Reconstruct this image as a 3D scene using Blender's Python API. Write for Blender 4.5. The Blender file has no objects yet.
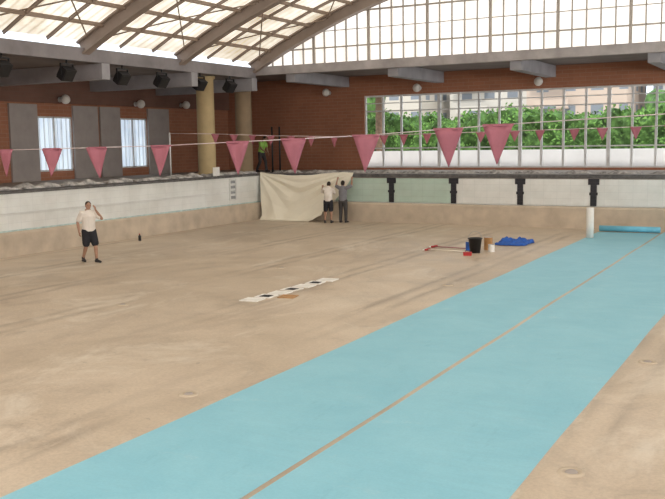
import bpy, bmesh, math, random
from mathutils import Vector, Matrix, noise
random.seed(7)
S=bpy.context.scene
COL=S.collection
try:
    S.view_settings.view_transform='Standard'; S.view_settings.look='None'
except Exception: pass

# ------------------------------------------------------------ materials
def nt(name):
    m=bpy.data.materials.new(name); m.use_nodes=True
    t=m.node_tree; b=t.nodes['Principled BSDF']; return m,t,b
def L(t,a,b): t.links.new(a,b)
def coord(t,scale=(1,1,1),wall=False):
    c=t.nodes.new('ShaderNodeTexCoord'); o=c.outputs['Object']
    if wall:
        s=t.nodes.new('ShaderNodeSeparateXYZ'); L(t,o,s.inputs[0])
        a=t.nodes.new('ShaderNodeMath'); a.operation='ADD'; L(t,s.outputs[0],a.inputs[0]); L(t,s.outputs[1],a.inputs[1])
        k=t.nodes.new('ShaderNodeCombineXYZ'); L(t,a.outputs[0],k.inputs[0]); L(t,s.outputs[2],k.inputs[1]); o=k.outputs[0]
    mp=t.nodes.new('ShaderNodeMapping'); mp.inputs['Scale'].default_value=scale; L(t,o,mp.inputs[0]); return mp.outputs[0]
def noise_f(t,vec,scale,detail=4,rough=.55,dist=0):
    n=t.nodes.new('ShaderNodeTexNoise'); n.inputs['Scale'].default_value=scale; n.inputs['Detail'].default_value=detail
    n.inputs['Roughness'].default_value=rough; n.inputs['Distortion'].default_value=dist; L(t,vec,n.inputs['Vector']); return n.outputs['Fac']
def ramp(t,fac,stops):
    r=t.nodes.new('ShaderNodeValToRGB'); L(t,fac,r.inputs[0]); e=r.color_ramp.elements
    while len(e)<len(stops): e.new(.5)
    for i,(p,c) in enumerate(stops): e[i].position=p; e[i].color=(*c,1) if len(c)==3 else c
    return r.outputs[0]
def mix(t,fac,a,b,mode='MIX'):
    m=t.nodes.new('ShaderNodeMix'); m.data_type='RGBA'; m.blend_type=mode
    if isinstance(fac,(int,float)): m.inputs[0].default_value=fac
    else: L(t,fac,m.inputs[0])
    for i,x in ((6,a),(7,b)):
        if isinstance(x,tuple): m.inputs[i].default_value=(*x,1) if len(x)==3 else x
        else: L(t,x,m.inputs[i])
    return m.outputs[2]
def math_n(t,op,a,b=None,c=None):
    m=t.nodes.new('ShaderNodeMath'); m.operation=op
    for i,x in enumerate((a,b,c)):
        if x is None: continue
        if isinstance(x,(int,float)): m.inputs[i].default_value=x
        else: L(t,x,m.inputs[i])
    return m.outputs[0]
def plain(name,col,rough=.6,var=.15,scale=6,metal=0,bump=0,spec=.4):
    m,t,b=nt(name); v=coord(t); n=noise_f(t,v,scale)
    d=tuple(max(0,c*(1-var)) for c in col); l=tuple(min(1,c*(1+var)) for c in col)
    L(t,ramp(t,n,[(.3,d),(.7,l)]),b.inputs['Base Color'])
    b.inputs['Roughness'].default_value=rough; b.inputs['Metallic'].default_value=metal
    b.inputs['Specular IOR Level'].default_value=spec
    if bump:
        bp=t.nodes.new('ShaderNodeBump'); bp.inputs['Strength'].default_value=bump; bp.inputs['Distance'].default_value=.02
        L(t,n,bp.inputs['Height']); L(t,bp.outputs[0],b.inputs['Normal'])
    return m
def floor_mat():
    m,t,b=nt('screed_floor'); v=coord(t)
    big=noise_f(t,v,.20,7,.65,.6); mid=noise_f(t,v,.8,9,.72,.8); fine=noise_f(t,v,20,4,.75)
    c=ramp(t,big,[(.30,(.49,.395,.30)),(.45,(.59,.485,.375)),(.58,(.66,.55,.435)),(.74,(.74,.645,.53))])
    c2=ramp(t,mid,[(.32,(.68,.66,.64)),(.44,(.91,.90,.89)),(.56,(1,1,1)),(.8,(1.0,1.0,1.0))])
    c=mix(t,.8,c,c2,'MULTIPLY')
    c=mix(t,.5,c,ramp(t,fine,[(.35,(.72,.71,.70)),(.6,(1,1,1))]),'MULTIPLY')
    s=t.nodes.new('ShaderNodeSeparateXYZ'); cc=t.nodes.new('ShaderNodeTexCoord'); L(t,cc.outputs['Object'],s.inputs[0])
    st=coord(t,(1.0,.2,1)); sn=noise_f(t,st,2.2,7,.78)
    x=math_n(t,'ADD',s.outputs[0],math_n(t,'MULTIPLY',math_n(t,'SUBTRACT',sn,.5),.45))
    k=math_n(t,'FRACT',math_n(t,'DIVIDE',math_n(t,'ADD',x,10.45+27),2.72))
    dist=math_n(t,'ABSOLUTE',math_n(t,'SUBTRACT',k,.5))
    edge=math_n(t,'ABSOLUTE',math_n(t,'SUBTRACT',dist,.42))
    f=ramp(t,edge,[(0,(1,1,1)),(.06,(0,0,0))])
    f=mix(t,1.0,f,ramp(t,sn,[(.36,(0,0,0)),(.56,(1,1,1))]),'MULTIPLY')
    msk=noise_f(t,v,.13,3,.5)
    f=mix(t,1.0,f,ramp(t,msk,[(.42,(.12,.12,.12)),(.56,(1,1,1))]),'MULTIPLY')
    f=math_n(t,'MULTIPLY',f,.7)
    c=mix(t,f,c,(.27,.215,.165))
    st2=coord(t,(.6,.2,1)); s2=noise_f(t,st2,.7,7,.7,.7)
    c=mix(t,ramp(t,s2,[(.54,(0,0,0)),(.70,(.55,.55,.55))]),c,(.38,.30,.235))
    s3=noise_f(t,coord(t,(.6,.4,1)),.8,8,.75,.8)
    c=mix(t,ramp(t,s3,[(.53,(0,0,0)),(.68,(.6,.6,.6))]),c,(.76,.69,.59))
    sp=noise_f(t,v,5.5,3,.6)
    c=mix(t,ramp(t,sp,[(.68,(0,0,0)),(.75,(.5,.5,.5))]),c,(.30,.25,.20))
    L(t,c,b.inputs['Base Color'])
    L(t,ramp(t,mid,[(.3,(.36,.36,.36)),(.7,(.62,.62,.62))]),b.inputs['Roughness'])
    b.inputs['Specular IOR Level'].default_value=.4
    bp=t.nodes.new('ShaderNodeBump'); bp.inputs['Strength'].default_value=.25; bp.inputs['Distance'].default_value=.02
    L(t,mid,bp.inputs['Height']); L(t,bp.outputs[0],b.inputs['Normal'])
    return m
def brick_mat(name,c1,c2,mortar,sx=1.,w=.5,h=.16):
    m,t,b=nt(name); v=coord(t,(1,1,1),wall=True)
    k=t.nodes.new('ShaderNodeTexBrick'); L(t,v,k.inputs['Vector'])
    k.inputs['Scale'].default_value=1; k.inputs['Brick Width'].default_value=w; k.inputs['Row Height'].default_value=h
    k.inputs['Mortar Size'].default_value=.012; k.inputs['Color1'].default_value=(*c1,1); k.inputs['Color2'].default_value=(*c2,1); k.inputs['Mortar'].default_value=(*mortar,1)
    n=noise_f(t,coord(t),.7,5,.65)
    c=mix(t,.6,k.outputs['Color'],ramp(t,n,[(.35,(.78,.77,.75)),(.6,(1,1,1))]),'MULTIPLY')
    L(t,c,b.inputs['Base Color']); b.inputs['Roughness'].default_value=.8; return m
def tile_mat(name,c1,c2,mortar,w=.25,h=.125,rough=.3):
    m=brick_mat(name,c1,c2,mortar,w=w,h=h); m.node_tree.nodes['Principled BSDF'].inputs['Roughness'].default_value=rough
    k=[n for n in m.node_tree.nodes if n.type=='TEX_BRICK'][0]; k.offset=0; k.inputs['Mortar Size'].default_value=.006
    return m
def glow_sheet(name,c_lo,c_hi,strength,period,axis=1,dark=.75,nscale=.5,lo=.35,hi=.6):
    """emission standing in for daylight through a translucent corrugated sheet"""
    m,t,b=nt(name); cc=t.nodes.new('ShaderNodeTexCoord'); s=t.nodes.new('ShaderNodeSeparateXYZ'); L(t,cc.outputs['Object'],s.inputs[0])
    wv=math_n(t,'SINE',math_n(t,'MULTIPLY',s.outputs[axis],2*math.pi/period))
    n=noise_f(t,coord(t),nscale,6,.7)
    c=ramp(t,n,[(lo,c_lo),(hi,c_hi)])
    st=ramp(t,math_n(t,'MULTIPLY_ADD',wv,.5,.5),[(0,(dark,dark*.96,dark*.9)),(.35,(1,1,1))])
    c=mix(t,1,c,st,'MULTIPLY')
    L(t,c,b.inputs['Emission Color']); b.inputs['Emission Strength'].default_value=strength
    b.inputs['Base Color'].default_value=(.5,.48,.44,1); b.inputs['Roughness'].default_value=.6
    return m
M={}
M['floor']=floor_mat()
M['base']=plain('rough_concrete',(.54,.45,.35),.85,.16,1.6,bump=.4)
M['deck']=plain('deck_tile',(.42,.37,.33),.7,.2,3)
M['coping']=plain('dark_coping',(.11,.105,.105),.6,.4,5)
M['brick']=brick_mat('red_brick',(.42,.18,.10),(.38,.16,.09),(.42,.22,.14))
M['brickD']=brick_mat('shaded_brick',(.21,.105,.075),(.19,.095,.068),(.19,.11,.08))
M['tile']=tile_mat('white_pool_tile',(.82,.83,.81),(.79,.81,.79),(.72,.74,.73),w=.5,h=.25)
M['tileG']=tile_mat('aqua_pool_tile',(.50,.64,.56),(.54,.66,.59),(.44,.56,.50),w=.5,h=.25)
M['tileB']=plain('turquoise_edge',(.50,.62,.60),.5,.25,4)
M['black']=tile_mat('black_tile',(.012,.014,.02),(.02,.02,.03),(.04,.04,.05))
M['beam']=plain('grey_concrete_beam',(.36,.35,.37),.7,.15,1.5)
M['edge']=plain('aisle_edge_beam',(.27,.25,.26),.7,.2,1.2)
M['fascia']=plain('weathered_fascia',(.40,.37,.37),.7,.25,1.2)
M['arch']=plain('brown_steel',(.30,.24,.205),.55,.12,1.5)
M['purlin']=plain('purlin_steel',(.29,.22,.17),.6,.15,2)
M['soffit']=plain('soffit_board',(.22,.195,.185),.8,.15,1)
M['roof']=glow_sheet('translucent_roof_sheet',(.44,.35,.23),(1,.95,.84),1.28,.40,1,.68,.34,.32,.62)
M['gable']=glow_sheet('translucent_gable_sheet',(.80,.77,.72),(1,.99,.97),1.16,1.08,0,.92,.5,.38,.60)
M['bright']=glow_sheet('fill_glow_pane',(.92,.94,.96),(1,1,1),8.0,.9,0,.97,.35)  # strong emission for the added glazing that brightens the hall
M['lwin']=glow_sheet('translucent_blue_pane',(.44,.56,.72),(.66,.80,.94),1.0,.30,1,.72,1.2)
M['frame']=plain('pale_metal_frame',(.72,.72,.71),.5,.08,3)
M['frameD']=plain('pale_glazing_bar',(.46,.42,.38),.5,.1,3)
M['shutter']=plain('taupe_panel',(.38,.335,.31),.7,.08,2)
M['step']=plain('grey_foothold',(.33,.34,.35),.7,.1,3)
M['yellow']=plain('mustard_column_paint',(.50,.385,.21),.7,.1,2)
M['tan']=plain('shaded_column_paint',(.29,.21,.13),.7,.1,2)  # yellow column with its shade put into the colour
def blue_mat():
    m,t,b=nt('blue_pvc_membrane'); v=coord(t); n=noise_f(t,v,.9,7,.7,.4); f=noise_f(t,v,30,3,.6)
    c=ramp(t,n,[(.3,(.235,.545,.68)),(.7,(.30,.62,.745))]); c=mix(t,.3,c,ramp(t,f,[(.4,(.85,.87,.88)),(.6,(1,1,1))]),'MULTIPLY')
    s=noise_f(t,coord(t,(1,.3,1)),2.2,6,.8)
    c=mix(t,ramp(t,s,[(.58,(0,0,0)),(.70,(.3,.3,.3))]),c,(.16,.40,.52))
    d=noise_f(t,coord(t,(.7,.7,1)),1.6,7,.8)
    c=mix(t,ramp(t,d,[(.58,(0,0,0)),(.72,(.3,.3,.3))]),c,(.52,.68,.74))
    L(t,c,b.inputs['Base Color']); b.inputs['Roughness'].default_value=.48; b.inputs['Specular IOR Level'].default_value=.35
    w=noise_f(t,coord(t,(.6,2.2,1)),1.3,4,.6)
    bp=t.nodes.new('ShaderNodeBump'); bp.inputs['Strength'].default_value=.35; bp.inputs['Distance'].default_value=.04
    L(t,w,bp.inputs['Height']); L(t,bp.outputs[0],b.inputs['Normal'])
    return m
M['blue']=blue_mat()
M['blueroll']=plain('blue_pvc_roll',(.16,.49,.66),.4,.1,3)
M['cream']=plain('cream_membrane',(.88,.83,.70),.65,.03,2)
M['white']=plain('white_plastic',(.84,.82,.78),.5,.05,4)
M['pink']=plain('faded_pink_vinyl',(.36,.12,.155),.6,.12,5)
M['cord']=plain('cord',(.60,.50,.50),.7,.1,5)
M['dark']=plain('black_plastic',(.018,.018,.02),.45,.2,6)
M['skin']=plain('skin',(.40,.23,.155),.55,.08,8)
M['hair']=plain('dark_hair',(.02,.014,.01),.7,.3,40)
M['shirtW']=plain('off_white_cotton',(.76,.70,.64),.85,.06,6)
M['shirtG']=plain('grey_cotton',(.20,.20,.22),.85,.1,6)
M['shorts']=plain('black_shorts',(.022,.022,.028),.85,.15,8)
M['trouser']=plain('dark_trousers',(.06,.055,.055),.85,.15,8)
M['hivis']=plain('hi_vis_fabric',(.34,.62,.12),.7,.1,8)
M['shoe']=plain('shoe',(.03,.028,.03),.6,.2,8)
M['red']=plain('red_plastic',(.50,.04,.04),.45,.1,6)
M['orange']=plain('ochre_tin',(.46,.25,.10),.4,.15,6)
M['steel']=plain('tin_metal',(.5,.5,.5),.35,.1,6,metal=.8)
M['bluecloth']=plain('blue_cloth',(.02,.10,.42),.7,.25,8)
M['rubble']=plain('crumpled_plastic',(.38,.36,.345),.75,.7,5,bump=.5)
M['ground']=plain('outside_paving',(.62,.58,.50),.9,.1,1)
M['render']=plain('white_render_wall',(.74,.74,.74),.9,.05,1)
M['leaf']=plain('hedge_leaves',(.08,.165,.042),.8,.75,2.2,bump=1.)
M['leaf2']=plain('leaf_bright',(.13,.26,.06),.75,.8,.8)
M['trunk']=plain('palm_trunk',(.22,.15,.10),.9,.3,5,bump=1)
M['lampglass']=plain('opal_globe',(.75,.72,.66),.3,.03,3)

# ------------------------------------------------------------ mesh helpers
def new_obj(name,bm,mat=None,loc=(0,0,0),smooth=False):
    me=bpy.data.meshes.new(name); bm.normal_update(); bm.to_mesh(me); bm.free()
    o=bpy.data.objects.new(name,me); o.location=loc; COL.objects.link(o)
    if mat is not None:
        for mm in (mat if isinstance(mat,list) else [mat]): me.materials.append(M[mm] if isinstance(mm,str) else mm)
    if smooth:
        for p in me.polygons: p.use_smooth=True
    return o
def bbox(bm,x0,x1,y0,y1,z0,z1,mi=0,mtx=None):
    vs=[bm.verts.new((x,y,z)) for x in(x0,x1) for y in(y0,y1) for z in(z0,z1)]
    if mtx:
        for v in vs: v.co=mtx@v.co
    for f in((0,1,3,2),(4,6,7,5),(0,4,5,1),(2,3,7,6),(0,2,6,4),(1,5,7,3)):
        fc=bm.faces.new([vs[i] for i in f]); fc.material_index=mi
def box(name,x0,x1,y0,y1,z0,z1,mat,origin=None,bev=0):
    bm=bmesh.new(); o=origin or ((x0+x1)/2,(y0+y1)/2,z0)
    if origin=='w': o=(0,0,0)
    bbox(bm,x0-o[0],x1-o[0],y0-o[1],y1-o[1],z0-o[2],z1-o[2])
    if bev: bmesh.ops.bevel(bm,geom=bm.edges[:],offset=bev,segments=2,affect='EDGES')
    return new_obj(name,bm,mat,o)
def cyl(bm,a,b,r1,r2=None,n=16,caps=True,mi=0):
    r2=r1 if r2 is None else r2; a=Vector(a);b=Vector(b); t=(b-a).normalized()
    s=t.orthogonal().normalized(); u=t.cross(s)
    A=[];B=[]
    for i in range(n):
        q=2*math.pi*i/n; d=s*math.cos(q)+u*math.sin(q); A.append(bm.verts.new(a+d*r1)); B.append(bm.verts.new(b+d*r2))
    for i in range(n):
        f=bm.faces.new((A[i],A[(i+1)%n],B[(i+1)%n],B[i])); f.smooth=True; f.material_index=mi
    if caps:
        f=bm.faces.new(A[::-1]); f.material_index=mi; f=bm.faces.new(B); f.material_index=mi
def lathe(bm,prof,n=24,c=(0,0,0),mi=0):
    rings=[]
    for r,z in prof: rings.append([bm.verts.new((c[0]+max(r,1e-4)*math.cos(2*math.pi*i/n),c[1]+max(r,1e-4)*math.sin(2*math.pi*i/n),c[2]+z)) for i in range(n)])
    for k in range(len(rings)-1):
        for i in range(n):
            f=bm.faces.new((rings[k][i],rings[k][(i+1)%n],rings[k+1][(i+1)%n],rings[k+1][i])); f.smooth=True; f.material_index=mi
def tube(bm,pts,rads,side=(0,1,0),n=14):
    pts=[Vector(p) for p in pts]; side=Vector(side)
    rads=[(r,r) if isinstance(r,(int,float)) else r for r in rads]
    t0=(pts[1]-pts[0]).normalized(); t1=(pts[-1]-pts[-2]).normalized()
    P=[];m0=min(rads[0]); m1=min(rads[-1])
    for a in (-.98,-.75,-.4): P.append((pts[0]+t0*m0*a,math.sqrt(1-a*a),rads[0],t0))
    for i in range(len(pts)):
        t=((pts[min(i+1,len(pts)-1)]-pts[max(i-1,0)])).normalized(); P.append((pts[i],1,rads[i],t))
    for a in (.4,.75,.98): P.append((pts[-1]+t1*m1*a,math.sqrt(1-a*a),rads[-1],t1))
    rings=[]
    for c,k,(ra,rb),t in P:
        s=(side-t*side.dot(t))
        if s.length<.15: s=t.orthogonal()
        s.normalize(); u=t.cross(s)
        rings.append([bm.verts.new(c+s*ra*k*math.cos(2*math.pi*i/n)+u*rb*k*math.sin(2*math.pi*i/n)) for i in range(n)])
    for a,b in zip(rings,rings[1:]):
        for i in range(n): bm.faces.new((a[i],a[(i+1)%n],b[(i+1)%n],b[i]))
    bm.faces.new(rings[0][::-1]); bm.faces.new(rings[-1])
def ell(bm,c,r,mtx=None):
    q=bmesh.ops.create_icosphere(bm,subdivisions=3,radius=1)
    m=Matrix.Translation(Vector(c))@(mtx or Matrix.Identity(4))@Matrix.Diagonal((*r,1))
    for v in q['verts']: v.co=m@v.co
def fuse(name,bm,mat,voxel=.008,sm=4):
    o=new_obj(name,bm,mat)
    r=o.modifiers.new('r','REMESH'); r.mode='VOXEL'; r.voxel_size=voxel
    s=o.modifiers.new('s','SMOOTH'); s.factor=.5; s.iterations=sm
    dg=bpy.context.evaluated_depsgraph_get(); me=bpy.data.meshes.new_from_object(o.evaluated_get(dg))
    o.modifiers.clear(); o.data=me
    for p in me.polygons: p.use_smooth=True
    return o
def thing(o,label,cat,group=None,kind=None):
    o['label']=label; o['category']=cat
    if group:o['group']=group
    if kind:o['kind']=kind
    return o
def struct(o): o['kind']='structure'; return o
def empty(name,loc,rotz=0):
    e=bpy.data.objects.new(name,None); e.location=loc; e.rotation_euler=(0,0,rotz); e.empty_display_size=.2; COL.objects.link(e); return e
def child(o,p): o.parent=p; return o

# ------------------------------------------------------------ dimensions
PX0,PX1,PY0,PY1=-21.5,8.0,2.0,33.2
DK=1.95
OX0,OX1,OY0,OY1=-27.3,13.5,-6.0,39.0
XC,RA=-7.0,31.5; ZC=6.58-math.sqrt(RA**2-225)
arcz=lambda x: ZC+math.sqrt(RA*RA-(x-XC)**2)
ARY=[33.6-5.22*i for i in range(8)]

# ------------------------------------------------------------ structure: floor, decks, walls
bm=bmesh.new(); bbox(bm,PX0-.3,PX1+.3,PY0-.3,PY1+.3,-.3,0); struct(new_obj('floor',bm,'floor'))
def deck(x0,x1,y0,y1):
    bm=bmesh.new(); bbox(bm,x0,x1,y0,y1,DK-.25,DK); struct(new_obj('floor',bm,'deck'))
deck(OX0,PX0-.02,OY0,OY1); deck(PX1+.02,OX1,OY0,OY1); deck(PX0-.02,PX1+.02,PY1+.02,OY1); deck(PX0-.02,PX1+.02,OY0,PY0-.02)
def wall(name,x0,x1,y0,y1,z0,z1,mat):
    bm=bmesh.new(); bbox(bm,x0,x1,y0,y1,z0,z1); return struct(new_obj(name,bm,mat))
wall('wall_basin_left',PX0-.3,PX0,PY0-.3,PY1+.3,0,DK-.25,'tile')
wall('wall_basin_right',PX1,PX1+.3,PY0-.3,PY1+.3,0,DK-.25,'tile')
wall('wall_basin_far',PX0,PX1,PY1,PY1+.3,0,DK-.25,'tile')
wall('wall_basin_near',PX0,PX1,PY0-.3,PY0,0,DK-.25,'tile')
def ledge(name,axis,c,a0,a1,sgn,h):
    bm=bmesh.new(); n=int((a1-a0)/.35); prev=None
    for i in range(n+1):
        a=a0+(a1-a0)*i/n; w=noise.noise((a*.6,c,0))*.02; hh=h+noise.noise((a*.9,c,3))*.02
        pr=[(0,0),(.16+w,0),(.13+w,hh-.06),(.08,hh),(0,hh)]
        ring=[]
        for d,z in pr:
            ring.append(bm.verts.new((c+sgn*d,a,z) if axis=='y' else (a,c+sgn*d,z)))
        if prev:
            for k in range(4): bm.faces.new((prev[k],prev[k+1],ring[k+1],ring[k]))
        prev=ring
    bmesh.ops.recalc_face_normals(bm,faces=bm.faces)
    return struct(new_obj(name,bm,'base'))
ledge('baseboard_basin_left','y',PX0,PY0,PY1,1,.74)
ledge('baseboard_basin_far','x',PY1,PX0,PX1,-1,.80)
ledge('baseboard_basin_right','y',PX1,PY0,PY1,-1,.72)
k=1
def trim(x0,x1,y0,y1,z0,z1,mat):
    global k
    bm=bmesh.new(); bbox(bm,x0,x1,y0,y1,z0,z1); o=struct(new_obj('trim_%d'%k,bm,mat)); k+=1; return o
trim(PX0,PX0+.03,PY0,PY1,.74,.79,'tileB')
trim(PX0,PX0+.04,PY0,PY1,1.30,1.315,'frame')
trim(PX0-.35,PX0+.06,PY0-.35,PY1+.35,DK-.05,DK+.03,'coping')
trim(PX1-.06,PX1+.35,PY0-.35,PY1+.35,DK-.12,DK+.03,'coping')
trim(PX0+.06,PX1-.06,PY1-.06,PY1+.35,DK-.10,DK+.03,'coping')
trim(PX0+.06,PX1-.06,PY0-.35,PY0+.06,DK-.12,DK+.03,'coping')
trim(PX0-.01,PX0+.01,PY0,PY1,DK-.26,DK-.05,'tile')
cross=[-17.9,-15.19,-12.5,-9.82,-7.08,-4.36,-1.66,1.04,3.74,6.4]
prev=PX0+.03
for i,cx in enumerate(cross+[PX1]):
    g=cx<-12 
    o=box('tile_panel',prev+.12,cx-.12,PY1-.055,PY1-.004,.84,DK-.14,'tileG' if g else 'tile')
    thing(o,'pale aqua tile panel on the pool end wall' if g else 'white tile panel on the pool end wall','tile panel',group='tile panels of the pool end wall')
    prev=cx
for cx in cross[1:]:
    bm=bmesh.new(); a,b=-.075,-.058
    bbox(bm,-.11,.11,a,b,-1.0,0); bbox(bm,-.20,.20,a-.002,b,-.22,-.0); bbox(bm,-.15,.15,a-.002,b,-.60,-.50)
    o=new_obj('lane_target',bm,'black',(cx,PY1,DK-.12))
    thing(o,'black tiled lane target cross on the pool end wall','lane marking',group='lane targets on the pool end wall')
e=empty('step_recess',(PX0,30.9,.95)); bm=bmesh.new()
for a in (-.22,.22): bbox(bm,0,.05,a-.03,a+.03,0,.90)
for q in range(5): bbox(bm,0,.045,-.19,.19,.0+q*.215,.035+q*.215)
child(new_obj('frame',bm,'frame'),e)
bm=bmesh.new()
for q in range(4): bbox(bm,0,.02,-.18,.18,.06+q*.215,.18+q*.215)
child(new_obj('foothold',bm,'step'),e)
thing(e,'ladder-like recessed steps set in the white basin wall','pool steps')

# outer walls
WZ=6.4
T=.3
lw=[(25.8,27.75),(30.6,32.5)]
bm=bmesh.new()
ys=[OY0]+[v for p in lw for v in p]+[OY1+T]
for i in range(0,len(ys),2): bbox(bm,OX0-T,OX0,ys[i],ys[i+1],DK,WZ)
for a,b in lw: bbox(bm,OX0-T,OX0,a,b,DK,2.3); bbox(bm,OX0-T,OX0,a,b,4.52,WZ)
struct(new_obj('wall_left',bm,'brick'))
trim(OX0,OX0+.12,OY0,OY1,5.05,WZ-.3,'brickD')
for i,(a,b) in enumerate(lw):
    bm=bmesh.new(); bbox(bm,OX0-.15,OX0-.11,a,b,2.3,4.52,0)
    for y in (a,b-.07,(a+b)/2-.03): bbox(bm,OX0-.12,OX0-.04,y,y+.07,2.3,4.52,1)
    for z in (2.3,4.45): bbox(bm,OX0-.12,OX0-.04,a,b,z,z+.07,1)
    for j in range(1,8):
        y=a+(b-a)*j/8; bbox(bm,OX0-.112,OX0-.10,y-.008,y+.008,2.3,4.52,1)
    struct(new_obj('window_%d'%(i+1),bm,['lwin','frame']))
for a,b in((24.4,25.8),(27.75,29.2),(29.35,30.6),(32.5,34.0),(20.0,21.9)):
    o=box('wall_panel',OX0+.005,OX0+.1,a,b,DK,4.98,'shutter'); thing(o,'taupe painted full-height panel beside a window','wall panel',group='taupe wall panels')
WX0,WX1=-19.3,11.5
bm=bmesh.new(); bbox(bm,OX0-T,WX0,OY1,OY1+T,DK,WZ+.3); bbox(bm,WX0,WX1,OY1,OY1+T,5.5,WZ+.3); bbox(bm,WX0,WX1,OY1,OY1+T,1.5,2.05); bbox(bm,WX1,OX1+T,OY1,OY1+T,DK,WZ+.3)
struct(new_obj('wall_far',bm,'brick'))
bm=bmesh.new(); bbox(bm,OX1,OX1+T,OY0,OY1,DK,2.3); bbox(bm,OX1,OX1+T,OY0,OY1,5.6,WZ+.3); bbox(bm,OX1,OX1+T,OY0,OY0+1,2.3,5.6); bbox(bm,OX1,OX1+T,OY1-1,OY1,2.3,5.6)
struct(new_obj('wall_right',bm,'brick'))
bm=bmesh.new(); bbox(bm,OX1+.15,OX1+.18,OY0+1,OY1-1,2.3,5.6,0)
y=OY0+1
while y<OY1-.9: bbox(bm,OX1+.05,OX1+.14,y-.04,y+.04,2.3,5.6,1); y+=1.075
for z in(2.3,4.4,5.53): bbox(bm,OX1+.05,OX1+.14,OY0+1,OY1-1,z,z+.07,1)
struct(new_obj('window_5',bm,['bright','frame']))  # glowing glazing added on the unseen right side as interior fill
wall('wall_near',OX0-T,OX1+T,OY0-T,OY0,DK,6.7,'brick')
def gable(name,y,yb,mat):
    bm=bmesh.new(); N=44; prev=None
    for i in range(N+1):
        x=-22+30*i/N; a=bm.verts.new((x,y,6.6)); c=bm.verts.new((x,y,arcz(x)+.2))
        if prev: bm.faces.new((prev[0],a,c,prev[1]))
        prev=(a,c)
    x=-21.6;j=0
    while x<7.9:
        w=.022 if j%5 else .055
        bbox(bm,x-w,x+w,min(yb,y-.03*(1 if yb<y else -1)),max(yb,y-.03*(1 if yb<y else -1)),6.6,arcz(x)+.1,1); x+=.52; j+=1
    ya_,yb_=sorted((yb+.01,y-.04 if yb<y else y+.04))
    for z,w in((7.25,.03),(7.95,.015),(8.65,.035),(9.35,.015)):
        h=math.sqrt(max(0,RA**2-(z-ZC)**2)); bbox(bm,max(-22,XC-h),min(8,XC+h),ya_,yb_,z,z+w*2,1)
    struct(new_obj(name,bm,[mat,'frameD']))
gable('window_4',33.72,33.6,'gable')
gable('window_6',OY0-.1,OY0+.05,'bright')  # unseen near gable, made to glow to add light inside
bm=bmesh.new(); x=WX0; j=0
while x<WX1+.01:
    w=.045 if j%4 else .075
    bbox(bm,x-w,x+w,OY1+.08,OY1+.18,2.05,5.5); x+=.96; j+=1
for z,w in((2.05,.05),(2.95,.04),(4.72,.04),(5.10,.03),(5.42,.06)): bbox(bm,WX0,WX1,OY1+.09,OY1+.17,z,z+w*1.4)
struct(new_obj('window_3',bm,'frame'))
def ceil(x0,x1,y0,y1,z,mat='soffit'):
    bm=bmesh.new(); bbox(bm,x0,x1,y0,y1,z,z+.15); struct(new_obj('ceiling',bm,mat))
ceil(OX0-T,-22.1,OY0,33.7,6.15); ceil(OX0-T,OX1+T,33.6,OY1+T,6.45); ceil(8.1,OX1+T,OY0,33.7,6.15)
trim(OX0-T,-22.2,33.55,33.8,6.1,6.64,'edge'); trim(8.2,OX1+T,33.55,33.8,6.1,6.64,'fascia')
trim(-22.2,-21.85,OY0,33.45,6.15,6.60,'edge'); trim(7.85,8.2,OY0,33.45,6.15,6.62,'edge')
trim(-22.2,8.2,33.45,33.8,6.28,6.64,'fascia')
for y in [28.95-5.05*i for i in range(7)]+[33.25]:
    o=box('ceiling_beam',OX0+.13,-21.8,y-.2,y+.2,5.6,6.14,'beam'); thing(o,'grey concrete beam spanning the side aisle ceiling','beam',group='concrete aisle beams')
for x in (-20.3,-15.4,-10.25,-5.2,-.1,5.):
    o=box('ceiling_beam',x-.22,x+.22,33.82,OY1-.01,5.95,6.44,'beam'); thing(o,'grey concrete beam over the window-side deck','beam',group='concrete beams beside the window')

# roof sheet
bm=bmesh.new(); NX=48; rows=[]
for i in range(NX+1):
    x=-22.1+30.2*i/NX; z=arcz(max(-22,min(8,x)))+.3
    rows.append((bm.verts.new((x,OY0-T,z)),bm.verts.new((x,33.75,z))))
for a,b in zip(rows,rows[1:]): f=bm.faces.new((a[0],b[0],b[1],a[1])); f.smooth=True
o=struct(new_obj('ceiling',bm,'roof'))
sd=o.modifiers.new('t','SOLIDIFY'); sd.thickness=.02
def arch(name,y,w,d,off,web=.05):
    bm=bmesh.new(); prev=None; N=40
    for i in range(N+1):
        x=-22+30*i/N; z=arcz(x)+off; nx=(x-XC)/RA; nz=math.sqrt(1-nx*nx); n=Vector((nx,0,nz)); c=Vector((x,0,z-6.58))
        e_=d*.25
        pr=[(-w,-d),(w,-d),(w,-d+e_),(web,-d+e_*1.3),(web,d-e_*1.3),(w,d-e_),(w,d),(-w,d),(-w,d-e_),(-web,d-e_*1.3),(-web,-d+e_*1.3),(-w,-d+e_)]
        ring=[bm.verts.new(c+n*q+Vector((0,p,0))) for p,q in pr]
        if prev:
            for k2 in range(12): bm.faces.new((prev[k2],ring[k2],ring[(k2+1)%12],prev[(k2+1)%12]))
        else: bm.faces.new(ring)
        prev=ring
    bm.faces.new(prev[::-1]); bmesh.ops.recalc_face_normals(bm,faces=bm.faces)
    return new_obj(name,bm,'arch',(0,y,6.58))
for y in ARY:
    thing(arch('roof_arch',y-.15 if y<33 else y-.2,.17,.25,0),'curved brown steel arch carrying the translucent roof','roof beam',group='roof arches')
for a,b in zip(ARY,ARY[1:]):
    for q in (.33,.67):
        thing(arch('roof_rafter',a+(b-a)*q,.035,.05,.2,.012),'thin curved secondary rafter under the roof sheets','roof beam',group='secondary roof rafters')
NP=30
for i in range(1,NP):
    x=-22+30*i/NP; z=arcz(x)+.12
    o=box('roof_purlin',x-.04,x+.04,OY0,33.55,z,z+.13,'purlin'); thing(o,'thin brown steel purlin under the translucent roof sheets','roof beam',group='roof purlins')
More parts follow.
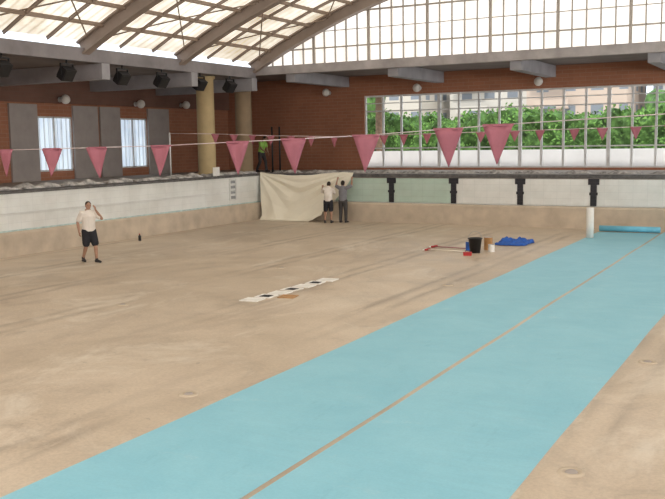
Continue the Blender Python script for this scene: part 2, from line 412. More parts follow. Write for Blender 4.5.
for b in range(len(ARY)-1):
    ya,yb=ARY[b]-.4,ARY[b+1]+.1
    for (xa,xb) in ((-21.5,-18.2),(-18.1,-14.5),(-14.4,-10)):
        bm=bmesh.new(); o0=None
        for p,q in (((xa,ya),(xb,yb)),((xb,ya),(xa,yb))):
            N=8; pts=[(p[0]+(q[0]-p[0])*i/N,p[1]+(q[1]-p[1])*i/N) for i in range(N+1)]
            pts=[Vector((x,y,arcz(x)+.04)) for x,y in pts]
            if o0 is None: o0=pts[0].copy()
            for a,c in zip(pts,pts[1:]): cyl(bm,a-o0,c-o0,.026,n=6)
        thing(new_obj('bracing_cross',bm,'purlin',o0),'crossed thin steel rods bracing a roof bay','bracing rod',group='roof bracing crosses')

def column(x,y,mat,lab):
    bm=bmesh.new(); lathe(bm,[(0,0),(.45,0),(.45,.12),(.38,.16),(.37,4.05),(.44,4.1),(.44,4.19),(0,4.19)],32)
    thing(new_obj('column',bm,mat,(x,y,DK)),lab,'column')
column(-22.8,30.95,'yellow','round mustard-yellow painted column on the pool deck')
column(-22.8,33.8,'tan','round column beside the deck corner, coloured darker for shade')
for x,y in((-22.0,34.9),(-21.6,34.9)):
    bm=bmesh.new(); cyl(bm,(0,0,0),(0,0,2.1),.04,n=10); cyl(bm,(0,0,0),(0,0,.03),.12,n=16)
    thing(new_obj('metal_post',bm,'dark',(x,y,DK)),'slim dark metal post standing on the deck','post',group='dark posts on the deck')

def flood(loc):
    e=empty('floodlight',loc)
    bm=bmesh.new(); m=Matrix.Rotation(math.radians(35),4,'Y')
    bbox(bm,-.15,.12,-.25,.25,-.21,.21,0,m); 
    for q in range(-3,4): bbox(bm,-.20,-.15,q*.068-.012,q*.068+.012,-.18,.18,0,m)
    child(new_obj('housing',bm,'dark'),e)
    bm=bmesh.new(); bbox(bm,.12,.135,-.21,.21,-.17,.17,0,m); child(new_obj('lens',bm,'dark'),e)
    bm=bmesh.new(); bbox(bm,-.03,.03,-.29,-.26,-.05,.33); bbox(bm,-.03,.03,.26,.29,-.05,.33); bbox(bm,-.03,.03,-.29,.29,.31,.35); cyl(bm,(0,0,.33),(0,0,.46),.03,n=8)
    child(new_obj('bracket',bm,'dark'),e)
    thing(e,'black floodlight hanging from the aisle edge beam','floodlight',group='floodlights along the aisle')
for y in (19.5,22.2,24.9,27.1,29.5,31.6): flood((-21.95,y,5.69))
def lamp(loc,dx,dy):
    e=empty('wall_lamp',loc); bm=bmesh.new(); ell(bm,(0,0,0),(.19,.19,.19)); child(new_obj('globe',bm,'lampglass',smooth=True),e)
    bm=bmesh.new(); d=Vector((dx,dy,0)); cyl(bm,d*.15,d*.31,.05,n=12); cyl(bm,d*.29,d*.325,.11,n=16); child(new_obj('bracket',bm,'frame'),e)
    thing(e,'round white globe lamp mounted on the brick wall','lamp',group='globe wall lamps')
for y,z in((27.0,5.2),(31.6,5.15),(34.9,5.2)): lamp((OX0+.45,y,z),-1,0)
for x,z in((-21.2,5.72),(-16.4,5.75),(-10.7,5.78)): lamp((x,OY1-.33,z),0,1)

# ------------------------------------------------------------ outside
bm=bmesh.new(); bbox(bm,-160,160,OY1+T,300,.9,1.0); struct(new_obj('floor',bm,'ground'))
o=box('garden_wall',-32,22,42.6,42.9,1.0,2.8,'render'); thing(o,'low white rendered garden wall outside the window','wall')
bm=bmesh.new(); NX_,NZ_=220,22
x0,x1=-34,24
prof=[]
for j in range(NZ_+1):
    a=j/NZ_
    if a<.55: prof.append((46.0,1.0+ (a/.55)*3.3))
    else: q=(a-.55)/.45; prof.append((46.0+q*3,4.3+.25*math.sin(q*math.pi)))
g=[]
for i in range(NX_+1):
    x=x0+(x1-x0)*i/NX_; r=[]
    for y,z in prof:
        p=Vector((x,y,z)); d=noise.noise(p*.7)*.6+noise.noise(p*2.3)*.4+noise.noise(p*5.)*.2
        r.append(bm.verts.new((x,y-d,z+(d*.9 if z>2 else 0)+noise.noise(Vector((x*.25,0,0)))*.6*(z>3))))
    g.append(r)
for i in range(NX_):
    for j in range(NZ_): bm.faces.new((g[i][j],g[i+1][j],g[i+1][j+1],g[i][j+1]))
for _ in range(14000):
    i=random.randrange(NX_); j=random.randrange(3,NZ_); p=g[i][j].co+Vector((random.uniform(-.15,.15),random.uniform(-.3,.0),random.uniform(-.1,.2)))
    s=random.uniform(.05,.12); a=Vector((random.uniform(-1,1),random.uniform(-.4,.4),random.uniform(-1,1))).normalized(); b=a.cross(Vector((random.uniform(-.5,.5),1,random.uniform(-.5,.5)))).normalized()
    f=bm.faces.new([bm.verts.new(p+a*s),bm.verts.new(p+b*s*.5),bm.verts.new(p-a*s),bm.verts.new(p-b*s*.5)]); f.material_index=1
thing(new_obj('hedge',bm,['leaf','leaf2']),'tall dense green hedge behind the garden wall','hedge',kind='stuff')
e=empty('palm_tree',(-20.9,44.2,1.0)); bm=bmesh.new(); lathe(bm,[(.30,0)]+[(.24+.03*(i%2),.2+i*.2) for i in range(26)]+[(0,5.5)],14); child(new_obj('trunk',bm,'trunk'),e)
for q in range(12):
    bm=bmesh.new(); a=q*math.pi/6; d=Vector((math.cos(a),math.sin(a),0)); sd_=Vector((-d.y,d.x,0)); pr=None
    for i in range(9):
        s=i/8; c=Vector((0,0,5.4))+d*2.2*s+Vector((0,0,.9*s-1.4*s*s)); w=.28*math.sin(math.pi*min(.98,s*.9+.08))
        cur=(bm.verts.new(c-sd_*w-Vector((0,0,w*.4))),bm.verts.new(c),bm.verts.new(c+sd_*w-Vector((0,0,w*.4))))
        if pr: bm.faces.new((pr[0],pr[1],cur[1],cur[0])); bm.faces.new((pr[1],pr[2],cur[2],cur[1]))
        pr=cur
    child(new_obj('frond',bm,'leaf2'),e)
thing(e,'palm tree with thick brown trunk before the hedge','tree')
def facade(c,wc,sx,sz):
    m,t,b=nt('facade'); v=coord(t,(1,1,1),wall=True)
    s=t.nodes.new('ShaderNodeSeparateXYZ'); L(t,v,s.inputs[0])
    fx=math_n(t,'FRACT',math_n(t,'DIVIDE',s.outputs[0],sx)); fz=math_n(t,'FRACT',math_n(t,'DIVIDE',s.outputs[1],sz))
    a=math_n(t,'MULTIPLY',math_n(t,'GREATER_THAN',fx,.55),math_n(t,'GREATER_THAN',fz,.5))
    L(t,mix(t,a,c,wc),b.inputs['Base Color']); b.inputs['Roughness'].default_value=.9
    return m
bl=[(-62,-44,105,13.5,(.50,.46,.40)),(-42,-30,110,12.4,(.56,.53,.48)),(-29,-18,100,12.6,(.50,.40,.33)),(-16,-2,104,13.2,(.58,.56,.54)),(0,14,112,12,(.54,.48,.42)),(17,34,108,14,(.48,.48,.48))]
for a,b_,y,h,c in bl:
    bm=bmesh.new(); w=(b_-a)/2; bbox(bm,-w,w,0,12,0,h-1); bbox(bm,-w-.3,w+.3,-.3,12.3,h-1,h-.5); bbox(bm,-w*.3,w*.2,3,7,h-.5,h+1.6)
    n_f=int((h-3)/3)
    for q in range(n_f): bbox(bm,-w*.8,-w*.1,-1.1,0,2.6+3*q,2.75+3*q); bbox(bm,-w*.8,-w*.1,-1.15,-1.05,2.7+3*q,3.6+3*q)
    o=new_obj('apartment_building',bm,facade(c,(.20,.22,.25),3.,3.),((a+b_)/2,y,1)); thing(o,'distant apartment block with balconies beyond the hedge','building',group='distant apartment blocks')
def blob_tree(x,y,h,r):
    e=empty('tree',(x,y,1.0)); bm=bmesh.new(); cyl(bm,(0,0,0),(.1,0,h-r*.6),.16,.09,n=10); child(new_obj('trunk',bm,'trunk'),e)
    bm=bmesh.new()
    for _ in range(7):
        c=Vector((random.uniform(-1,1)*r*.6,random.uniform(-1,1)*r*.6,h-r*.5+random.uniform(-.4,.5)*r)); ell(bm,c,(r*.55,)*3)
    for v in bm.verts: v.co+=v.co.normalized()*noise.noise(v.co*3)*.35
    child(new_obj('crown',bm,'leaf',smooth=True),e); thing(e,'leafy green tree rising behind the hedge','tree',group='trees behind the hedge')
for x,y,h,r in((-28,55,5.6,2.0),(-8,58,4.6,1.5)): blob_tree(x,y,h,r)

# ------------------------------------------------------------ blue membranes
def strip(xa,xb,ya,yb,lab):
    bm=bmesh.new(); nx,ny=4,120; g=[]
    for j in range(ny+1):
        y=ya+(yb-ya)*j/ny; r=[]
        for i in range(nx+1):
            x=xa+(xb-xa)*i/nx
            w=noise.noise(Vector((y*.35,xa if i==0 else xb,1)))*.03 if i in(0,nx) else 0
            r.append(bm.verts.new((x+w-xa,y-ya,.004)))
        g.append(r)
    for j in range(ny):
        for i in range(nx): bm.faces.new((g[j][i],g[j][i+1],g[j+1][i+1],g[j+1][i]))
    o=new_obj('pool_membrane',bm,'blue',(xa,ya,0)); s=o.modifiers.new('t','SOLIDIFY'); s.thickness=.003; s.offset=-1
    thing(o,lab,'pool liner',group='unrolled pool liner strips')
strip(-6.66,-4.60,2.3,32.1,'light blue liner strip unrolled on the floor ending in a roll')
strip(-4.525,-2.36,2.3,32.98,'light blue liner strip unrolled to the end wall')
def roll_mesh(L_,R_,turns=6,core=.04):
    bm=bmesh.new(); n=turns*24; A=[];B=[]
    for i in range(n+1):
        q=2*math.pi*i/24; r=core+(R_-core)*i/n
        A.append(bm.verts.new((-L_/2,r*math.cos(q),r*math.sin(q)))); B.append(bm.verts.new((L_/2,r*math.cos(q),r*math.sin(q))))
    for i in range(n): f=bm.faces.new((A[i],A[i+1],B[i+1],B[i])); f.smooth=True
    return bm
o=new_obj('liner_roll',roll_mesh(2.05,.11,5),'blueroll',(-5.62,32.2,.125)); s=o.modifiers.new('t','SOLIDIFY'); s.thickness=.012
thing(o,'bright blue rolled liner lying at the end of a strip','pool liner')
o=new_obj('standing_roll',roll_mesh(1.0,.13),'white',(-6.5,30.0,.512)); o.rotation_euler=(0,math.pi/2,0); s=o.modifiers.new('t','SOLIDIFY'); s.thickness=.012
thing(o,'cream-white roll of liner standing upright on the floor','roll')

def drain(x,y):
    e=empty('floor_drain',(x,y,0)); bm=bmesh.new(); lathe(bm,[(0,.006),(.075,.006),(.08,.016),(.13,.014),(.14,.0)],28); child(new_obj('rim',bm,'base'),e)
    bm=bmesh.new(); lathe(bm,[(0,.022),(.045,.022),(.06,.012),(.065,.006)],24); child(new_obj('cap',bm,'shutter'),e)
    thing(e,'small round inlet fitting set in the pool floor','floor drain',group='round floor inlets')
for x,y in((-2.0,8.6),(-7.2,9.2),(-2.05,13.5),(-12.6,14),(-12.4,20),(-7.3,19.)): drain(x,y)

def cover(y,col,w=.40,l=.40,rot=0,dark=True,x=-10.3):
    e=empty('drain_cover',(x,y,0),rot); bm=bmesh.new()
    bbox(bm,-w/2,w/2,-l/2,l/2,.0,.010)
    for a in (-1,1):
        bbox(bm,a*(w/2-.02)-.02,a*(w/2-.02)+.02,-l/2,l/2,.010,.018); bbox(bm,-w/2+.04,w/2-.04,a*(l/2-.02)-.02,a*(l/2-.02)+.02,.010,.018)
    child(new_obj('tray',bm,col),e)
    if dark:
        bm=bmesh.new(); bbox(bm,-w*.30,w*.30,-l*.30,l*.30,.010,.014)
        for q in range(-3,4): bbox(bm,-w*.30,w*.30,q*l*.085-.006,q*l*.085+.006,.014,.018)
        child(new_obj('grille',bm,'dark'),e)
    return e
seq=[('white',False),('white',True),('white',False),('white',True),('white',False),('white',True),('white',False)]
for i,(c,d) in enumerate(seq):
    y=15.55+i*.51+random.uniform(-.02,.02); x=-10.38+.02*i+random.uniform(-.03,.03)
    lab={('white',True):'white plastic drain cover with dark square grille',('white',False):'plain white plastic drain cover plate'}[(c,d)]
    thing(cover(y,c,rot=random.uniform(-.1,.1),dark=d,x=x,w=.38 if d else .42),lab,'drain cover',group='row of drain covers')
thing(cover(16.2,'orange',w=.36,l=.36,rot=.2,dark=False,x=-9.90),'small orange-brown plate lying beside the white covers','plate')

# ------------------------------------------------------------ tools cluster
def bucket(loc):
    e=empty('bucket',loc); bm=bmesh.new(); lathe(bm,[(0,0),(.15,0),(.20,.42),(.22,.42),(.22,.44),(.19,.44),(.145,.02),(0,.02)],28); child(new_obj('body',bm,'dark'),e)
    bm=bmesh.new(); pts=[Vector((.21*math.cos(a),.02,.43+.2*math.sin(a))) for a in [math.pi*i/14 for i in range(15)]]
    for a,b in zip(pts,pts[1:]): cyl(bm,a,b,.007,n=6)
    child(new_obj('handle',bm,'steel'),e); thing(e,'black plastic builder bucket with wire handle','bucket')
bucket((-8.72,24.9,0))
def tin(loc,r,h,mat,lab):
    e=empty('paint_tin',loc); bm=bmesh.new(); lathe(bm,[(0,0),(r,0),(r,.01),(r*.98,.015),(r*.98,h-.015),(r,h-.01),(r,h)],24); child(new_obj('body',bm,mat),e)
    bm=bmesh.new(); lathe(bm,[(r,h),(r*.9,h),(r*.88,h-.008),(0,h-.006)],24); child(new_obj('lid',bm,'steel'),e)
    thing(e,lab,'tin')
tin((-8.6,25.75,0),.13,.38,'orange','ochre metal tin standing beside the bucket')
tin((-8.35,25.3,0),.10,.22,'white','small white tin in front of the ochre tin')
tin((-9.1,25.4,0),.09,.26,'bluecloth','small blue tin beside the bucket')
def crumple(name,loc,sx,sy,h,mat,lab,cat,sc=2.5,seed=0,group=None,n=36):
    bm=bmesh.new(); g=[]
    for i in range(n+1):
        r=[]
        for j in range(n+1):
            a,b=i/n*2-1,j/n*2-1; edge=max(0,1-max(a*a,b*b)**1.5)
            p=Vector((a*sx*sc,b*sy*sc,seed)); hh=abs(noise.noise(p))*1.1+abs(noise.noise(p*2.3))*.6
            wob=1+.18*noise.noise(Vector((a*1.5,b*1.5,seed+5)))
            r.append(bm.verts.new((a*sx*wob,b*sy*wob,.012+h*edge**.5*(.25+hh))))
        g.append(r)
    for i in range(n):
        for j in range(n): f=bm.faces.new((g[i][j],g[i+1][j],g[i+1][j+1],g[i][j+1])); f.smooth=True
    o=new_obj(name,bm,mat,loc); s=o.modifiers.new('t','SOLIDIFY'); s.thickness=.008; s.offset=1
    return thing(o,lab,cat,group)
crumple('cloth',(-8.3,27.4,0),.5,.5,.22,'bluecloth','crumpled royal blue cloth dropped on the floor','cloth',3,1)
e=empty('toolbox',(-8.7,24.2,0),.3); bm=bmesh.new(); bbox(bm,-.12,.12,-.07,.07,0,.07); bmesh.ops.bevel(bm,geom=bm.edges[:],offset=.01,segments=2,affect='EDGES'); child(new_obj('body',bm,'red'),e)
bm=bmesh.new(); bbox(bm,-.125,.125,-.075,.075,.07,.10); child(new_obj('lid',bm,'red'),e)
bm=bmesh.new(); bbox(bm,-.06,-.05,-.01,.01,.10,.14); bbox(bm,.05,.06,-.01,.01,.10,.14); bbox(bm,-.06,.06,-.01,.01,.135,.15); child(new_obj('handle',bm,'dark'),e)
thing(e,'small red toolbox lying near the bucket','toolbox')
def broom(loc,rot,lab,c):
    e=empty('broom',loc,rot); bm=bmesh.new(); cyl(bm,(0,0,.03),(1.25,0,.03),.014,n=8); child(new_obj('handle',bm,c),e)
    bm=bmesh.new(); bbox(bm,-.06,0,-.16,.16,.015,.06); child(new_obj('head',bm,'red'),e)
    bm=bmesh.new(); 
    for q in range(-7,8): bbox(bm,-.14,-.06,q*.02-.008,q*.02+.008,.01,.045)
    child(new_obj('bristles',bm,'white'),e); thing(e,lab,'broom')
broom((-10.2,24.9,0),.0,'pale-handled broom with red head lying on the floor','cream')
broom((-10.3,25.7,0),-.12,'broom with red head lying beside another broom','pink')
e=empty('bottle',(-20.6,23.9,0)); bm=bmesh.new(); lathe(bm,[(0,0),(.05,0),(.05,.16),(.02,.2),(.02,.23)],16); child(new_obj('body',bm,'dark'),e)
bm=bmesh.new(); lathe(bm,[(.024,.22),(.024,.25),(0,.25)],12); child(new_obj('cap',bm,'red'),e); thing(e,'small dark bottle standing on the pool floor','bottle')
y=PY0+14; i=0
while y<33:
    ln=random.uniform(1.2,2.4)
    crumple('crumpled_plastic',(PX0-.50+random.uniform(-.03,.03),y+ln/2,DK+.03),.28,ln/2*.93,.17,'rubble','low heap of crumpled grey sheeting on the deck edge','debris',1.5,i,'debris heaps on the deck edge',44); y+=ln*1.06; i+=1
x=-21.3
while x<5:
    ln=random.uniform(.9,1.8)
    crumple('crumpled_plastic',(x+ln/2,PY1+.75,DK+.03),ln/2*.93,.32,.12,'rubble','low strip of crumpled grey debris on deck edge','debris',3,i+50,'debris heaps beside the window deck',24); x+=ln*1.1; i+=1
e=empty('depth_sign',(PX0-.1,29.9,DK+.03)); bm=bmesh.new(); bbox(bm,0,.03,-.22,.22,.02,.38); child(new_obj('board',bm,'white'),e)
bm=bmesh.new(); cyl(bm,(0.015,0,0),(0.015,0,.1),.015,n=8); child(new_obj('post',bm,'frame'),e); thing(e,'small blank white board on the pool rim','sign')

# ------------------------------------------------------------ hanging cream membrane in corner
bm=bmesh.new(); NU,NV=150,80; g=[]
def ridge(v): return 1-2*abs((v/(2*math.pi))%1-.5)*2   # sharp creased wave
for i in range(NU+1):
    s_=i/NU; r=[]
    for j in range(NV+1):
        t_=j/NV
        xt=-21.42+4.6*s_; xb=-21.15+3.1*s_
        x=xt+(xb-xt)*t_**1.4
        ztop=2.06-.13*math.sin(min(1,s_/.8)*math.pi)-.015*abs(math.sin(s_*14))
        zbot=.05+.40*max(0,s_-.7)/.3+.10*max(0,.12-s_)/.12
        z=ztop+(zbot-ztop)*t_
        out=.12+.42*t_**1.5
        rr=math.hypot((s_-.42)*1.9,t_+.35)
        sw=ridge(rr*17)*math.exp(-((s_-.42)/.33)**2)*(1-t_*.5)
        an=math.atan2(t_+.02,1.02-s_); fan=ridge(an*19)*min(1,2.2*(1-s_)+.1)*max(0,1-abs(s_-.72)*2.0)
        an2=math.atan2(t_+.02,s_+.03); fan2=ridge(an2*17)*max(0,1-abs(s_-.25)*3)
        fold=.045*sw+.075*fan+.06*fan2+.05*math.sin((s_+.25*t_)*20)*t_**1.3+.05*noise.noise(Vector((s_*3,t_*2,4)))
        fold*=min(1,t_*6+.1)
        y=33.1-out-.05-fold
        r.append(bm.verts.new((x,min(33.08 if z>.85 else 32.98,y),z)))
    last=r[-1].co.copy(); lift=zbot
    for q in (1,2,3):
        r.append(bm.verts.new((last.x+.02*q,last.y-(.10+.05*noise.noise(Vector((s_*6,0,9))))*q,max(.015,lift-.06*q+.07*abs(noise.noise(Vector((s_*7,q*.6,2)))))))) 
    g.append(r)
for i in range(NU):
    for j in range(NV+3): f=bm.faces.new((g[i][j],g[i+1][j],g[i+1][j+1],g[i][j+1])); f.smooth=True
o=new_obj('membrane_sheet',bm,'cream'); s=o.modifiers.new('t','SOLIDIFY'); s.thickness=.006
thing(o,'cream membrane sheet draped down the pool corner wall','sheet')

# ------------------------------------------------------------ bunting
def bunting(y,pts,fx,fw,fh,lab):
    e=empty('bunting_line',(pts[0][0],y,pts[0][1])); ox,oz=pts[0]
    def zz(x):
        for (a,za),(b,zb) in zip(pts,pts[1:]):
            if a<=x<=b: return za+(zb-za)*(x-a)/(b-a)
        return pts[-1][1]
    bm=bmesh.new()
    for (a,za),(b,zb) in zip(pts,pts[1:]): cyl(bm,(a-ox,0,za-oz),(b-ox,0,zb-oz),.012 if y>20 else .006,n=6)
    child(new_obj('cord',bm,'cord'),e)
    for i,x in enumerate(fx):
        bm=bmesh.new(); n=6; yaw=random.uniform(-.25,.25); bend=random.uniform(-.05,.05); rows=[]
        hh=fh*random.uniform(.94,1.06)
        for r in range(n+1):
            q=r/n; w=fw/2*(1-q)+.004; row=[]
            for c_ in range(5):
                s_=(c_/4*2-1); row.append(bm.verts.new((s_*w*math.cos(yaw),s_*w*math.sin(yaw)+bend*q*q+.02*math.sin(s_*3+i)*(1-q),-q*hh)))
            rows.append(row)
        for a,b in zip(rows,rows[1:]):
            for c_ in range(4): f=bm.faces.new((a[c_],a[c_+1],b[c_+1],b[c_])); f.smooth=True
        bbox(bm,-fw/2*math.cos(yaw),fw/2*math.cos(yaw),-.008,.008,-.012,.012)
        o=new_obj('pennant',bm,'pink',(x-ox,0,zz(x)-oz)); s=o.modifiers.new('t','SOLIDIFY'); s.thickness=.004
        child(o,e)
    thing(e,lab,'bunting')
bunting(10.,[(-21.6,3.32),(-16,3.2),(-11.3,3.26),(-8.16,3.29),(-4.93,3.38),(-3.23,3.47),(0,3.6),(8.1,3.9)],[-16.4,-15.4,-14.4,-13.4,-12.35,-11.3,-10.28,-9.36,-8.16,-6.85,-5.98,-4.93,-3.84,-3.23]+[.2,1.2,2.2,3.2],.37,.43,'line of faded pink triangular pennants strung over the pool')
bunting(28.,[(-22.36,3.75),(-20.2,3.69),(-17.7,3.58),(-15,3.5),(-13.1,3.52),(-9.6,3.56),(-4.77,3.62),(8.1,3.9)],[-20.2,-19.34,-18.5,-17.7,-16.85,-16.0,-15.05,-13.1,-12.35,-11.5,-9.62,-8.5,-7.68,-6.6,-5.75,-4.77,-3.8,-2.8,-1.8,-.8,.2],.34,.36,'far line of faded pink pennants strung over the pool')
for x,y,z in((-21.75,10,3.34),(8.2,10,3.92),(-22.4,28,3.78),(8.2,28,3.92)):
    bm=bmesh.new(); cyl(bm,(0,0,0),(0,0,z-DK),.03,n=10); cyl(bm,(0,0,0),(0,0,.03),.1,n=14)
    thing(new_obj('flag_pole',bm,'frame',(x,y,DK)),'slim metal pole holding the pennant line','pole',group='pennant line poles')

# ------------------------------------------------------------ people
def hand(bm,w,d,n,side=1,curl=.35):
    w=Vector(w); d=Vector(d).normalized(); n=Vector(n); n=(n-d*n.dot(d)).normalized(); s=d.cross(n)*side
    tube(bm,[w,w+d*.03,w+d*.085],[(.027,.02),(.038,.015),(.042,.013)],s,10)
    for i,l in zip((-1.5,-.5,.5,1.5),(.85,1.0,.95,.75)):
        b=w+d*.085+s*i*.0225; p=b+(d*math.cos(curl)+n*math.sin(curl))*.042*l; q=p+(d*math.cos(curl*2.2)+n*math.sin(curl*2.2))*.036*l
        tube(bm,[b,p,q],[.0095,.009,.0075],s,8)
    b=w+d*.03-s*.03; p=b+(d*.7-s*.7)*.04+n*.01; q=p+(d*.9-s*.2)*.035+n*.015
    tube(bm,[b,p,q],[.012,.010,.008],n,8)
def person(loc,head,J,cloth,label,legskin=True):
    e=empty('person',loc,head)
    P={k_:Vector(v) for k_,v in J.items()}
    bm=bmesh.new()
    tube(bm,[P['pel'],P['waist'],P['chest'],P['neck0']],[(.155,.11),(.14,.10),(.17,.115),(.10,.075)])
    tube(bm,[P['neck0'],P['head']],[.058,.052])
    hd=P['head']; fd=P['face'].normalized(); up=(P['head']-P['neck0']).normalized(); sd_=up.cross(fd).normalized()
    R3=Matrix((fd,sd_,fd.cross(sd_))).transposed().to_4x4()
    ell(bm,hd+up*.075,(.098,.077,.112),R3)
    ell(bm,hd+up*.02+fd*.03,(.068,.058,.062),R3)
    tube(bm,[hd+up*.085+fd*.09,hd+up*.055+fd*.112],[.010,.016],sd_,8)
    tube(bm,[hd+up*.028+fd*.088-sd_*.018,hd+up*.028+fd*.088+sd_*.018],[.009,.009],up,8)
    for a in(-1,1): ell(bm,hd+up*.07+sd_*a*.078-fd*.008,(.018,.010,.032),R3)
    for a,sg in(('L',1),('R',-1)):
        sh,el,wr=P['sh'+a],P['el'+a],P['wr'+a]
        tube(bm,[P['chest'].lerp(sh,.5)+Vector((0,0,.02)),sh,sh.lerp(el,.4),el],[.07,.062,.052,.042],(1,0,0))
        tube(bm,[el,el.lerp(wr,.35),wr],[.043,.042,.027],(1,0,0))
        hand(bm,wr,wr-el if 'hd'+a not in P else P['hd'+a],P.get('hn'+a,Vector((0,-sg,0))),sg)
        hp,kn,an,to=P['hip'+a],P['kn'+a],P['an'+a],P['to'+a]
        tube(bm,[hp,hp.lerp(kn,.4),kn],[.088,.078,.055],(0,1,0)); tube(bm,[kn,kn.lerp(an,.35),an],[.055,.056,.036],(0,1,0))
        tube(bm,[an+Vector((0,0,-.03)),an.lerp(to,.5)+Vector((0,0,-.02)),to],[.038,.034,.025])
    child(fuse('body',bm,'skin',.0075,3),e)
    bm=bmesh.new(); ell(bm,hd+up*.105-fd*.022,(.095,.084,.095),R3); ell(bm,hd+up*.06-fd*.045,(.06,.078,.07),R3)
    child(fuse('hair',bm,'hair',.01,1),e)
    for a in(-1,1):
        bm=bmesh.new(); ell(bm,hd+up*.083+fd*.086+sd_*a*.031,(.010,.014,.009),R3); child(new_obj('eye',bm,'dark',smooth=True),e)
    k1=cloth.get('build',1.0)
    bm=bmesh.new()
    tube(bm,[P['pel']+Vector((0,0,.0)),P['waist'],P['chest'],P['neck0']-up*.01],[(.178*k1,.135*k1),(.170*k1,.135*k1),(.19*k1,.137*k1),(.10,.085)])
    for a in('L','R'):
        sh,el=P['sh'+a],P['el'+a]; tube(bm,[P['chest'].lerp(sh,.5)+Vector((0,0,.02)),sh,sh.lerp(el,cloth.get('sleeve',.75))],[.085*k1,.080*k1,.072*k1],(1,0,0))
    child(fuse('shirt',bm,cloth['shirt'],.012,3),e)
    bm=bmesh.new(); tube(bm,[P['pel']-Vector((0,0,.06)),P['pel']+Vector((0,0,.05))],[(.165*k1,.125*k1),(.165*k1,.122*k1)])
    for a in('L','R'):
        hp,kn,an=P['hip'+a],P['kn'+a],P['an'+a]
        if cloth['long']: tube(bm,[hp,hp.lerp(kn,.5),kn,kn.lerp(an,.5),an+Vector((0,0,.02))],[.105,.095,.078,.07,.062],(0,1,0))
        else: tube(bm,[hp,hp.lerp(kn,.5),hp.lerp(kn,.86)],[.108*k1,.102*k1,.096*k1],(0,1,0))
    child(fuse('trousers' if cloth['long'] else 'shorts',bm,cloth['leg'],.012,2),e)
    for a in('L','R'):
        an,to=P['an'+a],P['to'+a]; bm=bmesh.new(); back=(an-to); back.z=0; back.normalize()
        tube(bm,[Vector((an.x,an.y,to.z+.008))+back*.04,an.lerp(to,.5)*1.0+Vector((0,0,-.012)),to+(-back)*.02],[(.043,.04),(.047,.042),(.042,.03)],back.cross(Vector((0,0,1))))
        tube(bm,[an+Vector((0,0,.01)),an-Vector((0,0,.03))],[.046,.044])
        child(fuse('shoe',bm,'shoe',.009,2),e)
    thing(e,label,'person'); return e
def stand(**kw):
    J=dict(pel=(0,0,.95),waist=(0,0,1.10),chest=(.01,0,1.32),neck0=(0,0,1.48),head=(.015,0,1.555),face=(1,0,0),
      shL=(0,.185,1.42),shR=(0,-.185,1.42),elL=(-.02,.25,1.13),elR=(-.02,-.25,1.13),wrL=(.06,.25,.88),wrR=(.06,-.25,.88),
      hipL=(0,.095,.90),hipR=(0,-.095,.90),knL=(.03,.11,.49),knR=(.03,-.11,.49),anL=(0,.12,.085),anR=(0,-.12,.085),toL=(.16,.14,.035),toR=(.16,-.14,.035))
    J.update(kw); return J
face=math.atan2(-.36,.93)
J=stand(knL=(.17,.10,.50),anL=(.21,.10,.085),toL=(.37,.12,.035),knR=(.0,-.10,.49),anR=(-.22,-.11,.12),toR=(-.08,-.13,.035),
  elL=(.16,.33,1.24),wrL=(.13,.17,1.50),hdL=(-.15,-.25,1.0),hnL=(-1,-.6,0),elR=(-.10,-.28,1.15),wrR=(-.02,-.29,.90),face=(1,-.2,-.12))
person((-18.15,18.9,0),face,J,dict(shirt='shirtW',leg='shorts',long=False,sleeve=.7,build=1.12),'person in off-white t-shirt and black shorts walking, hand at face')
J=stand(knL=(.05,.12,.49),anL=(-.02,.14,.085),toL=(.14,.17,.035),elL=(.24,.30,1.25),wrL=(.36,.30,1.44),elR=(.25,-.22,1.22),wrR=(.42,-.14,1.36),hnL=(0,0,-1),hnR=(0,0,-1),
  chest=(.08,0,1.30),neck0=(.11,0,1.45),head=(.16,0,1.52),face=(1,.1,-.4),shL=(.08,.185,1.39),shR=(.08,-.185,1.39))
person((-17.55,32.05,0),math.radians(108),J,dict(shirt='shirtW',leg='shorts',long=False,sleeve=.8),'person in pale t-shirt and dark shorts holding the cream sheet')
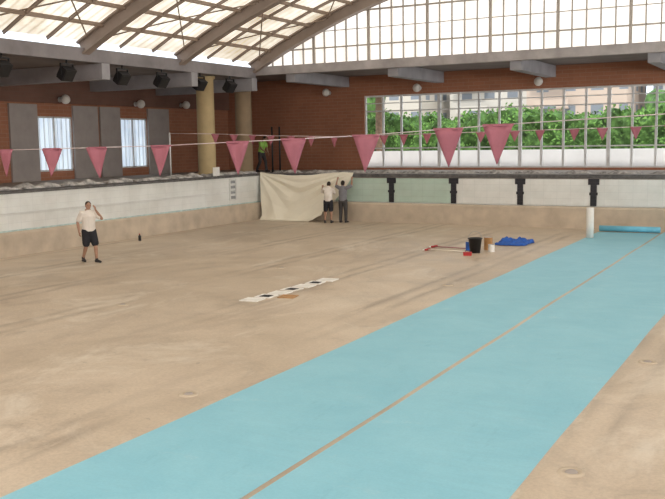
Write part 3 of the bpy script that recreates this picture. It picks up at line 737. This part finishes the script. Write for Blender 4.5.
J=stand(elL=(.10,.34,1.50),wrL=(.22,.33,1.75),elR=(.12,-.34,1.52),wrR=(.28,-.30,1.78),hnL=(1,0,0),hnR=(1,0,0),face=(1,0,.25),shL=(0.02,.19,1.45),shR=(0.02,-.19,1.45))
person((-17.05,32.4,0),math.radians(95),J,dict(shirt='shirtG',leg='trouser',long=True,sleeve=.8),'person in grey shirt and dark trousers reaching up to the wall')
J=stand(knL=(.16,.10,.50),anL=(.22,.10,.085),toL=(.38,.12,.035),knR=(.0,-.10,.49),anR=(-.2,-.11,.11),toR=(-.06,-.13,.035),elL=(.10,.27,1.12),elR=(.22,-.25,1.12),wrR=(.38,-.22,1.0),wrL=(.2,.26,.9),
  waist=(.03,0,1.09),chest=(.10,0,1.29),neck0=(.16,0,1.44),head=(.21,0,1.51),shL=(.12,.185,1.38),shR=(.12,-.185,1.38),face=(1,0,-.25))
person((-23.25,35.9,DK),math.radians(-10),J,dict(shirt='hivis',leg='trouser',long=True,sleeve=.6),'person in yellow-green high-visibility top walking on the deck')

# ------------------------------------------------------------ lights & world
w=bpy.data.worlds.new('World'); S.world=w; w.use_nodes=True; t=w.node_tree; bg=t.nodes['Background']
bg.inputs[0].default_value=(.86,.93,1,1); bg.inputs[1].default_value=1.8
sun=bpy.data.lights.new('sun','SUN'); sun.energy=2.2; sun.angle=.03; sun.color=(1,.95,.86); so=bpy.data.objects.new('sun',sun); COL.objects.link(so)
so.rotation_euler=Vector((-.35,.55,-.75)).to_track_quat('-Z','Y').to_euler()

# ------------------------------------------------------------ camera
f,pi_,ro,ya=889.,.1199,-.0157,.497
F=Vector((-math.sin(ya)*math.cos(pi_),math.cos(ya)*math.cos(pi_),-math.sin(pi_))); R=Vector((math.cos(ya),math.sin(ya),0)); U=R.cross(F)
R=R*math.cos(ro)+U*math.sin(ro); U=R.cross(F)
cd=bpy.data.cameras.new('camera'); cd.sensor_width=36; cd.lens=f/665*36; cd.clip_end=500; cd.clip_start=.05
co=bpy.data.objects.new('camera',cd); COL.objects.link(co)
m=Matrix((R,U,-F)).transposed().to_4x4(); m.translation=Vector((0,0,3.3)); co.matrix_world=m
S.camera=co
